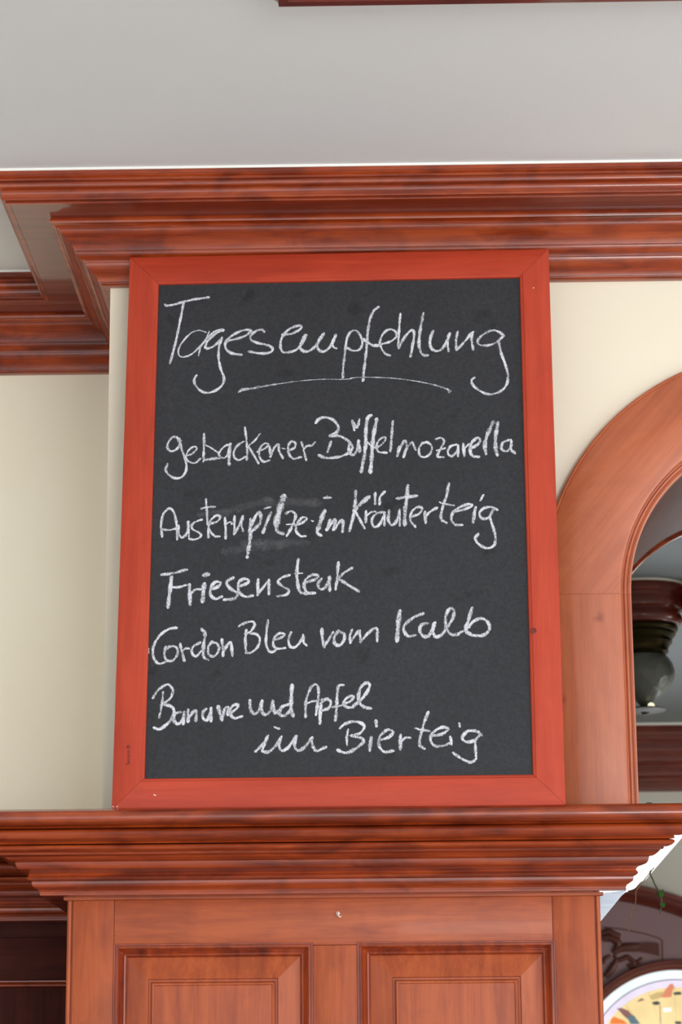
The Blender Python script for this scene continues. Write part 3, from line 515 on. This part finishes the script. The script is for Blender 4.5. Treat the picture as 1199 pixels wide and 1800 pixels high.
# wiped chalk smears
bm = bmesh.new(); uvl = bm.loops.layers.uv.new('stroke')
for a, b, c, d, wd in ((395, 903, 470, 880, .012), (470, 885, 560, 884, .014), (395, 970, 500, 958, .013), (430, 955, 540, 955, .010), (350, 905, 420, 898, .008)):
    p, q = on_board(a, b, .0058), on_board(c, d, .0058); p.y = q.y = 0
    ribbon(bm, uvl, smooth_pts([p, p.lerp(q, .5)+Vector((0, 0, .002)), q], 8), wd, .0059)
part(finish('chalk_smear', bm, chalk_smear, None, None, recalc=False))
# small plugged screw hole on the right rail, black stamp on the left rail
k = on_board(938, 1109)
bm = bmesh.new(); sweep(bm, [[(k.x+r_*math.cos(j*math.pi/8), y, k.z+r_*math.sin(j*math.pi/8)) for j in range(16)] for y, r_ in ((.001, .0042), (-.0004, .0042), (-.0006, .0032), (-.0001, .0026), (-.0002, .0010))])
o = part(finish('wood_plug', bm, flat('dark_red_plug', srgb(120, 30, 22), 0.4), None, 40))
k = on_board(228, 1345)
tx = bpy.data.curves.new('stamp', 'FONT'); tx.body = 'Securit \u00ae'; tx.size = .0072; tx.extrude = .00008
to = bpy.data.objects.new('stamp', tx); COL.objects.link(to)
dg = bpy.context.evaluated_depsgraph_get(); me = bpy.data.meshes.new_from_object(to.evaluated_get(dg)); bpy.data.objects.remove(to)
M_ = Matrix.Translation((k.x, -.0002, k.z)) @ Matrix.Rotation(R(-90), 4, 'Y') @ Matrix.Rotation(R(90), 4, 'X')
me.transform(M_); o = link('stamp', me, ink_m, cb); o.data.materials.clear(); o.data.materials.append(ink_m)
for i, (px, py) in enumerate(((271, 1397), (273, 1398), (199, 1418), (206, 1418), (938, 506))):
    k = on_board(px, py); bm = bmesh.new(); bmesh.ops.create_icosphere(bm, subdivisions=1, radius=.0009); bmesh.ops.scale(bm, vec=(1, .3, 1), verts=bm.verts); bmesh.ops.translate(bm, vec=(k.x, 0, k.z), verts=bm.verts)
    part(finish('chalk_crumb', bm, white))

# ------------------------------------------------------------------ rear room
rcr = empty('trim_3', (0, YF, 1.1)); tag(rcr, kind='structure')
def zf(y, o): return at(1150, y, YF-o).z
rr = [(1276, .225), (1283, .225), (1286, .215), (1292, .213), (1299, .205), (1300, .18), (1302, .172), (1312, .165), (1320, .155), (1322, .14), (1335, .132), (1348, .108), (1350, .095), (1362, .088), (1372, .065), (1374, .05), (1382, .045), (1389, .025), (1392, .004)]
pp = prof(rr, zf); pz = plan_path([(-4, YF), (4.1, YF)], [(0, -1)])
h = 9
pp[0] = (pp[0][0], ZC-.009)
moulding('upper_moulding', pp[:h]+[(0, pp[h-1][1]), (0, ZC-.009)], pz, darkw['X'], rcr)
moulding('lower_moulding', pp[h-1:]+[(0, pp[-1][1]), (0, pp[h-1][1])], pz, darkw['X'], rcr)
moulding('caulk_line', [(.23, ZC-.0088), (.23, ZC-.0003), (.1, ZC-.0003), (.1, ZC-.0088)], pz, white, rcr)
# ceiling lamps
glass_m, gnt, gb = new_mat('cut_glass'); gb.inputs['Base Color'].default_value = srgb(110, 112, 106); gb.inputs['Roughness'].default_value = 0.35
gb.inputs['Transmission Weight'].default_value = 0.35
tcg = N(gnt, 'ShaderNodeTexCoord'); wv = N(gnt, 'ShaderNodeTexVoronoi', Scale=42.0); gnt.links.new(tcg.outputs['Object'], wv.inputs['Vector'])
bpg = N(gnt, 'ShaderNodeBump', Strength=0.8, Distance=0.004); gnt.links.new(wv.outputs['Distance'], bpg.inputs['Height']); gnt.links.new(bpg.outputs[0], gb.inputs['Normal'])
YL = at_z(1122, 1035, ZC-.004).y
PX = YL/FPX*1.03
finial_glow_m, bnt, bb_ = new_mat('glowing_finial_ball'); bb_.inputs['Emission Color'].default_value = srgb(255, 250, 205); bb_.inputs['Emission Strength'].default_value = 1.0  # emission stands in for the bright reflection on the finial ball
finial_glow_m.node_tree.nodes['Principled BSDF'].inputs['Base Color'].default_value = srgb(240, 230, 200)
def lamp(cx_px, label):
    c = at_z(cx_px, 1035, ZC); c = Vector((c.x, YL+.0, ZC))
    def zz(y): return at(1122, y, YL).z
    t = empty('ceiling_lamp', (c.x, c.y, ZC)); tag(t, label, 'lamp', 'lamps on the rear room ceiling')
    cc = (c.x, c.y)
    lathe('paint_ring', [(80*PX, ZC-.0002), (80*PX, ZC-.005), (60*PX, ZC-.005)], cc, white, t, 48)
    rs = [(77, 1037), (78, 1041), (77, 1052), (73, 1054), (72, 1062), (74, 1068), (72, 1076), (66, 1079), (66, 1084), (69, 1088), (70, 1095), (66, 1101), (60, 1104)]
    zo = ZC-.005-zz(1037)
    lathe('rosette', [(a*PX, min(zz(b)+zo, ZC-.005)) for a, b in rs], cc, darkw['X'], t, 48)
    z0 = zz(1104)+zo
    bs = [(60, 1104), (62, 1109), (60, 1113), (56, 1115), (57, 1119), (53, 1124), (50, 1127), (51, 1132), (46, 1138), (43, 1143), (44, 1149), (40, 1153), (36, 1157)]
    lathe('brass_gallery', [(a*PX, zz(b)+zo) for a, b in bs], cc, dark_brass, t, 48)
    gs = [(36, 1153), (44, 1160), (50, 1170), (53, 1182), (52, 1193), (47, 1204), (38, 1215), (27, 1225), (17, 1234), (9, 1241)]
    lathe('glass_globe', [(a*PX, zz(b)+zo) for a, b in gs], cc, glass_m, t, 48, 180)
    fs = [(8, 1240), (9, 1243), (34, 1248), (36, 1250), (33, 1252), (8, 1254), (5, 1258)]
    lathe('finial_plate', [(a*PX, zz(b)+zo) for a, b in fs], cc, flat('dark_bronze', srgb(48, 40, 30), 0.6), t, 32)
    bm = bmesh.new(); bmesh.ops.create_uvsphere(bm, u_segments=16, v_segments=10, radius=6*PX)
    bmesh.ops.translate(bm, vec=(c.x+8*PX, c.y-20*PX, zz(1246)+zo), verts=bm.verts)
    attach(finish('finial_ball', bm, finial_glow_m, None, 180), t)
lamp(1125, 'brass and cut glass ceiling lamp seen through the arch next to its jamb')
lamp(1268, 'ceiling lamp on the photo\'s right edge, only its dark wooden rosette in view')

# fanlight window and carved surround in the rear wall
def rp(px, py, d=0.0): return at(px, py, YF-d)
fc = rp(1192, 1889); S = (YF)/FPX*1.0*1.02
def rad(px): return px*(YF/FPX)*1.02
surround = empty('carved_arch_surround', (fc.x, YF, -.6)); tag(surround, 'dark carved wooden arch surround over the stained glass fanlight in rear room', 'surround')
def arcband(nm, c, pf, a0, a1, n, mat, par):
    bm = bmesh.new(); sweep(bm, [[(c.x+r_*math.cos(a), YF-d_, c.z+r_*math.sin(a)) for r_, d_ in pf] for a in [R(a0+(a1-a0)*i/n) for i in range(n+1)]])
    return attach(finish(nm, bm, mat, None, 40), par)
# pediment arc: falls towards the right
pc = rp(1023, 1585+533); ro = rad(533)
carve_bg = flat('mauve_brown_carved_ground', srgb(146, 116, 120), 0.5)
carve_dk = flat('dark_carved_wood', srgb(92, 44, 34), 0.45)
pfm = [(ro, 0), (ro, .09), (ro-.006, .098), (ro-.018, .095), (ro-.020, .085), (ro-.034, .075), (ro-.036, .066), (ro-.048, .055), (ro-.052, .05), (ro-.060, .04), (ro-.062, 0)]
arcband('pediment_moulding', pc, pfm, 55, 101, 40, darkw['X'], surround)
rg = rad(172)
bm = bmesh.new()      # spandrel board between pediment and fanlight ring
top = [(pc.x+(ro-.061)*math.cos(R(a)), pc.z+(ro-.061)*math.sin(R(a))) for a in [101-46*i/30 for i in range(31)]]
rg2 = rg+.03
bot = [(fc.x+rg2*math.cos(R(a)), fc.z+rg2*math.sin(R(a))) for a in [170*0+5+175*i/30 for i in range(31)]]
poly = top + [(top[-1][0], fc.z+.02)] + bot + [(top[0][0], fc.z+.02)]
bm = bmesh.new(); fa = [bm.verts.new((x, YF-.030, z)) for x, z in poly]; ba = [bm.verts.new((x, YF-.001, z)) for x, z in poly]
bm.faces.new(fa); bm.faces.new(ba[::-1])
for i in range(len(fa)): bm.faces.new((fa[i], fa[(i+1) % len(fa)], ba[(i+1) % len(fa)], ba[i]))
attach(finish('spandrel_board', bm, carve_bg), surround)
# carved relief on it
def crop(x, y): return rp(1040+x/7.497, 1560+y/7.5, .03)
def relief(pts, r, nm='carved_scroll'):
    bm = bmesh.new(); P_ = smooth_pts([crop(*p) for p in pts], 5); tube(bm, P_, [r*(0.45+0.55*math.sin(math.pi*(0.12+0.76*i/(len(P_)-1)))) for i in range(len(P_))], 8)
    return attach(finish(nm, bm, carve_dk, None, 60), surround)
relief([(140, 600), (220, 580), (300, 620), (380, 640)], .012)
relief([(140, 660), (230, 660), (320, 700), (350, 760), (290, 860)], .014)
relief([(160, 690), (240, 690)], .012)
relief([(290, 860), (380, 800), (520, 780), (640, 770)], .015)
relief([(300, 890), (340, 960), (420, 940), (480, 920), (560, 1000), (520, 1050), (480, 1010)], .009)
relief([(560, 990), (620, 980), (670, 930)], .008)
relief([(330, 960), (260, 1080), (180, 1180)], .013)
relief([(250, 900), (180, 940), (160, 1010)], .008)
bm = bmesh.new(); pl = [crop(*p) for p in ((480, 790), (600, 750), (740, 728), (882, 738), (892, 905), (800, 880), (640, 850), (500, 850))]
fa = [bm.verts.new((p.x, p.y-.010, p.z)) for p in pl]; ba = [bm.verts.new((p.x, p.y+.001, p.z)) for p in pl]
bm.faces.new(fa); bm.faces.new(ba[::-1])
for i in range(8): bm.faces.new((fa[i], fa[(i+1) % 8], ba[(i+1) % 8], ba[i]))
attach(finish('carved_banner', bm, carve_dk), surround)
bm = bmesh.new(); tube(bm, [crop(*p) for p in ((150, 520), (400, 550), (700, 610), (880, 665), (930, 700), (935, 850), (935, 1000), (880, 1020), (700, 1050), (480, 1110), (320, 1200), (200, 1300))], .0022, 6)
attach(finish('incised_border', bm, carve_dk), surround)

fan = empty('window_1', (fc.x, YF, fc.z)); tag(fan, kind='structure')
ring = [(rg+.034, 0), (rg+.034, .044), (rg+.030, .050), (rg+.024, .050), (rg+.021, .042), (rg+.012, .042), (rg+.008, .036), (rg+.003, .034), (rg, .030), (rg, 0)]
arcband('fanlight_frame', fc, ring, 0, 180, 64, darkw['X'], fan)
def glow(name, col, s=1.0):
    m, nt, b = new_mat(name); L = nt.links.new
    tc = N(nt, 'ShaderNodeTexCoord'); n = N(nt, 'ShaderNodeTexNoise', Scale=9.0, Detail=3.0); L(tc.outputs['Object'], n.inputs['Vector'])
    c2 = tuple(v*0.86 for v in col[:3])+(1,)
    r_ = ramp(nt, [(0.35, c2), (0.65, col)]); L(n.outputs['Fac'], r_.inputs[0]); L(r_.outputs[0], b.inputs['Emission Color'])
    b.inputs['Base Color'].default_value = (0.02, 0.02, 0.02, 1); b.inputs['Emission Strength'].default_value = s; b.inputs['Roughness'].default_value = 0.2; return m
G = {'white': glow('backlit_white_glass', srgb(240, 252, 255), 1.05), 'lilac': glow('backlit_lilac_glass', srgb(238, 228, 248)), 'yellow': glow('backlit_amber_glass', srgb(250, 222, 160)),
     'orange': glow('backlit_orange_glass', srgb(226, 140, 106)), 'deep': glow('backlit_deep_orange_glass', srgb(240, 130, 60)), 'teal': glow('backlit_teal_glass', srgb(96, 122, 132)),
     'rust': glow('backlit_rust_glass', srgb(140, 96, 92)), 'dark': glow('backlit_dark_glass', srgb(62, 70, 72)), 'tan': glow('backlit_tan_glass', srgb(206, 180, 120))}
def disc(nm, c, r0, r1, y, a0, a1, n, mat):
    bm = bmesh.new(); pf = [(r0, y), (r1, y), (r1, y-.004), (r0, y-.004)]
    sweep(bm, [[(c.x+r_*math.cos(a), YF-d_, c.z+r_*math.sin(a)) for r_, d_ in pf] for a in [R(a0+(a1-a0)*i/n) for i in range(n+1)]])
    return attach(finish(nm, bm, mat), fan)
disc('outer_pane', fc, rad(157), rg-.0005, .010, 0, 180, 48, G['white'])
disc('middle_pane', fc, rad(144), rad(156), .010, 0, 180, 48, G['lilac'])
lead = flat('lead_came', srgb(150, 130, 170), 0.5)
disc('lead_came', fc, rad(155.6), rad(157.4), .012, 0, 180, 48, lead)
# fan panes
nfan = 10
for i in range(nfan):
    a0, a1 = 180*i/nfan, 180*(i+1)/nfan
    disc('fan_pane', fc, .01, rad(143.6), .010, a0+.3, a1-.3, 8, G['yellow' if i < 8 else 'white'])
def pane(pts, mat, nm='glass_jewel', d=.014):
    bm = bmesh.new(); P_ = [crop(*p) for p in pts]
    P_ = [Vector((p.x, YF-d, p.z)) for p in P_]
    fa = [bm.verts.new(p) for p in P_]; ba = [bm.verts.new((p.x, p.y+.0035, p.z)) for p in P_]
    bm.faces.new(fa); bm.faces.new(ba[::-1])
    for i in range(len(fa)): bm.faces.new((fa[i], fa[(i+1) % len(fa)], ba[(i+1) % len(fa)], ba[i]))
    return attach(finish(nm, bm, G[mat]), fan)
pane([(1040, 1270), (1075, 1260), (1100, 1310), (1070, 1370), (1060, 1440), (960, 1450), (900, 1440), (960, 1370)], 'orange')
pane([(760, 1430), (860, 1380), (980, 1370), (940, 1430), (880, 1470), (800, 1480)], 'tan')
pane([(600, 1500), (665, 1455), (710, 1480), (640, 1500)], 'rust')
pane([(1080, 1385), (1140, 1370), (1192, 1375), (1192, 1410), (1100, 1415)], 'dark')
pane([(800, 1520), (830, 1500), (880, 1495), (920, 1525), (870, 1550), (830, 1545)], 'dark', d=.016)
pane([(340, 1590), (400, 1585), (490, 1620), (650, 1800), (560, 1800), (430, 1690)], 'rust')
pane([(470, 1700), (560, 1680), (650, 1800), (520, 1800)], 'teal', d=.016)
pane([(260, 1740), (300, 1700), (430, 1750), (480, 1800), (250, 1800)], 'deep')
pane([(1105, 1760), (1192, 1765), (1192, 1800), (1115, 1800)], 'dark')
pane([(950, 1590), (1060, 1580), (1060, 1630), (960, 1640)], 'white', d=.015)
bm = bmesh.new(); box(bm, crop(848, 0).x-.001, crop(848, 0).x+.001, YF-.017, YF-.009, crop(0, 1800).z, crop(0, 1550).z); attach(finish('lead_bar', bm, lead), fan)

# ------------------------------------------------------------------ trailing ivy on the ledge behind the jamb
iv = empty('trailing_ivy', (0.385, 3.62, ztl)); tag(iv, 'thin green ivy with few leaves hanging from the cornice behind the pillar', 'plant')
YI = 3.66
def ip(px, py, d=0.0): return at(px, py, YI+d)
def stem(pts, r, mat, nm='stem'):
    bm = bmesh.new(); tube(bm, smooth_pts(pts, 6), r, 6); return attach(finish(nm, bm, mat, None, 60), iv)
stem([Vector((0.375, 3.64, ztl+.003)), Vector((0.40, 3.655, ztl+.004)), ip(1143, 1490, .0)+Vector((.022, 0, .006)), ip(1144, 1528), ip(1148, 1547), ip(1157, 1566), ip(1163, 1578), ip(1161, 1592)], .0012, stem_m)
stem([ip(1165, 1585), ip(1162, 1597), ip(1160, 1607)], .0008, stem_m)
stem([Vector((0.375, 3.655, ztl+.003)), Vector((0.40, 3.66, ztl+.003)), ip(1124, 1520)+Vector((.030, 0, .01)), ip(1121, 1562), ip(1118, 1575), ip(1117, 1588), ip(1112, 1600), ip(1106, 1622), ip(1105, 1637)], .0006, dry_m)
def leaf(c, tip, w_, mat=leaf_m):
    c = Vector(c); ax = Vector(tip)-c; L_ = ax.length; ax.normalize(); sd = ax.cross(Vector((0.2, -1, 0.1))).normalized(); nn = sd.cross(ax)
    prof_ = [(0, .02), (.12, .7), (.35, 1.0), (.6, .72), (.85, .3), (1, .0)]
    bm = bmesh.new(); rows = []
    for t_, w0 in prof_:
        rows.append([bm.verts.new(c+ax*L_*t_+sd*w_*.5*w0*s_+nn*(.002*abs(s_)-.003*t_*t_)) for s_ in (-1, -.5, 0, .5, 1)])
    for a_, b_ in zip(rows, rows[1:]):
        for k_ in range(4): bm.faces.new((a_[k_], a_[k_+1], b_[k_+1], b_[k_]))
    bmesh.ops.solidify(bm, geom=bm.faces[:], thickness=.0005)
    return attach(finish('leaf', bm, mat, None, 50), iv)
leaf(ip(1160, 1578, -.004), ip(1166, 1563, -.004), .0075)
leaf(ip(1159, 1577, .002), ip(1154, 1566, .002), .004)
leaf(ip(1162, 1594, -.004), ip(1170, 1586, -.004), .008)
stem([Vector((0.375, 3.65, ztl+.003)), ip(1140, 1417), ip(1141, 1413)], .0010, stem_m)
leaf(ip(1133, 1416), ip(1147, 1411), .006)
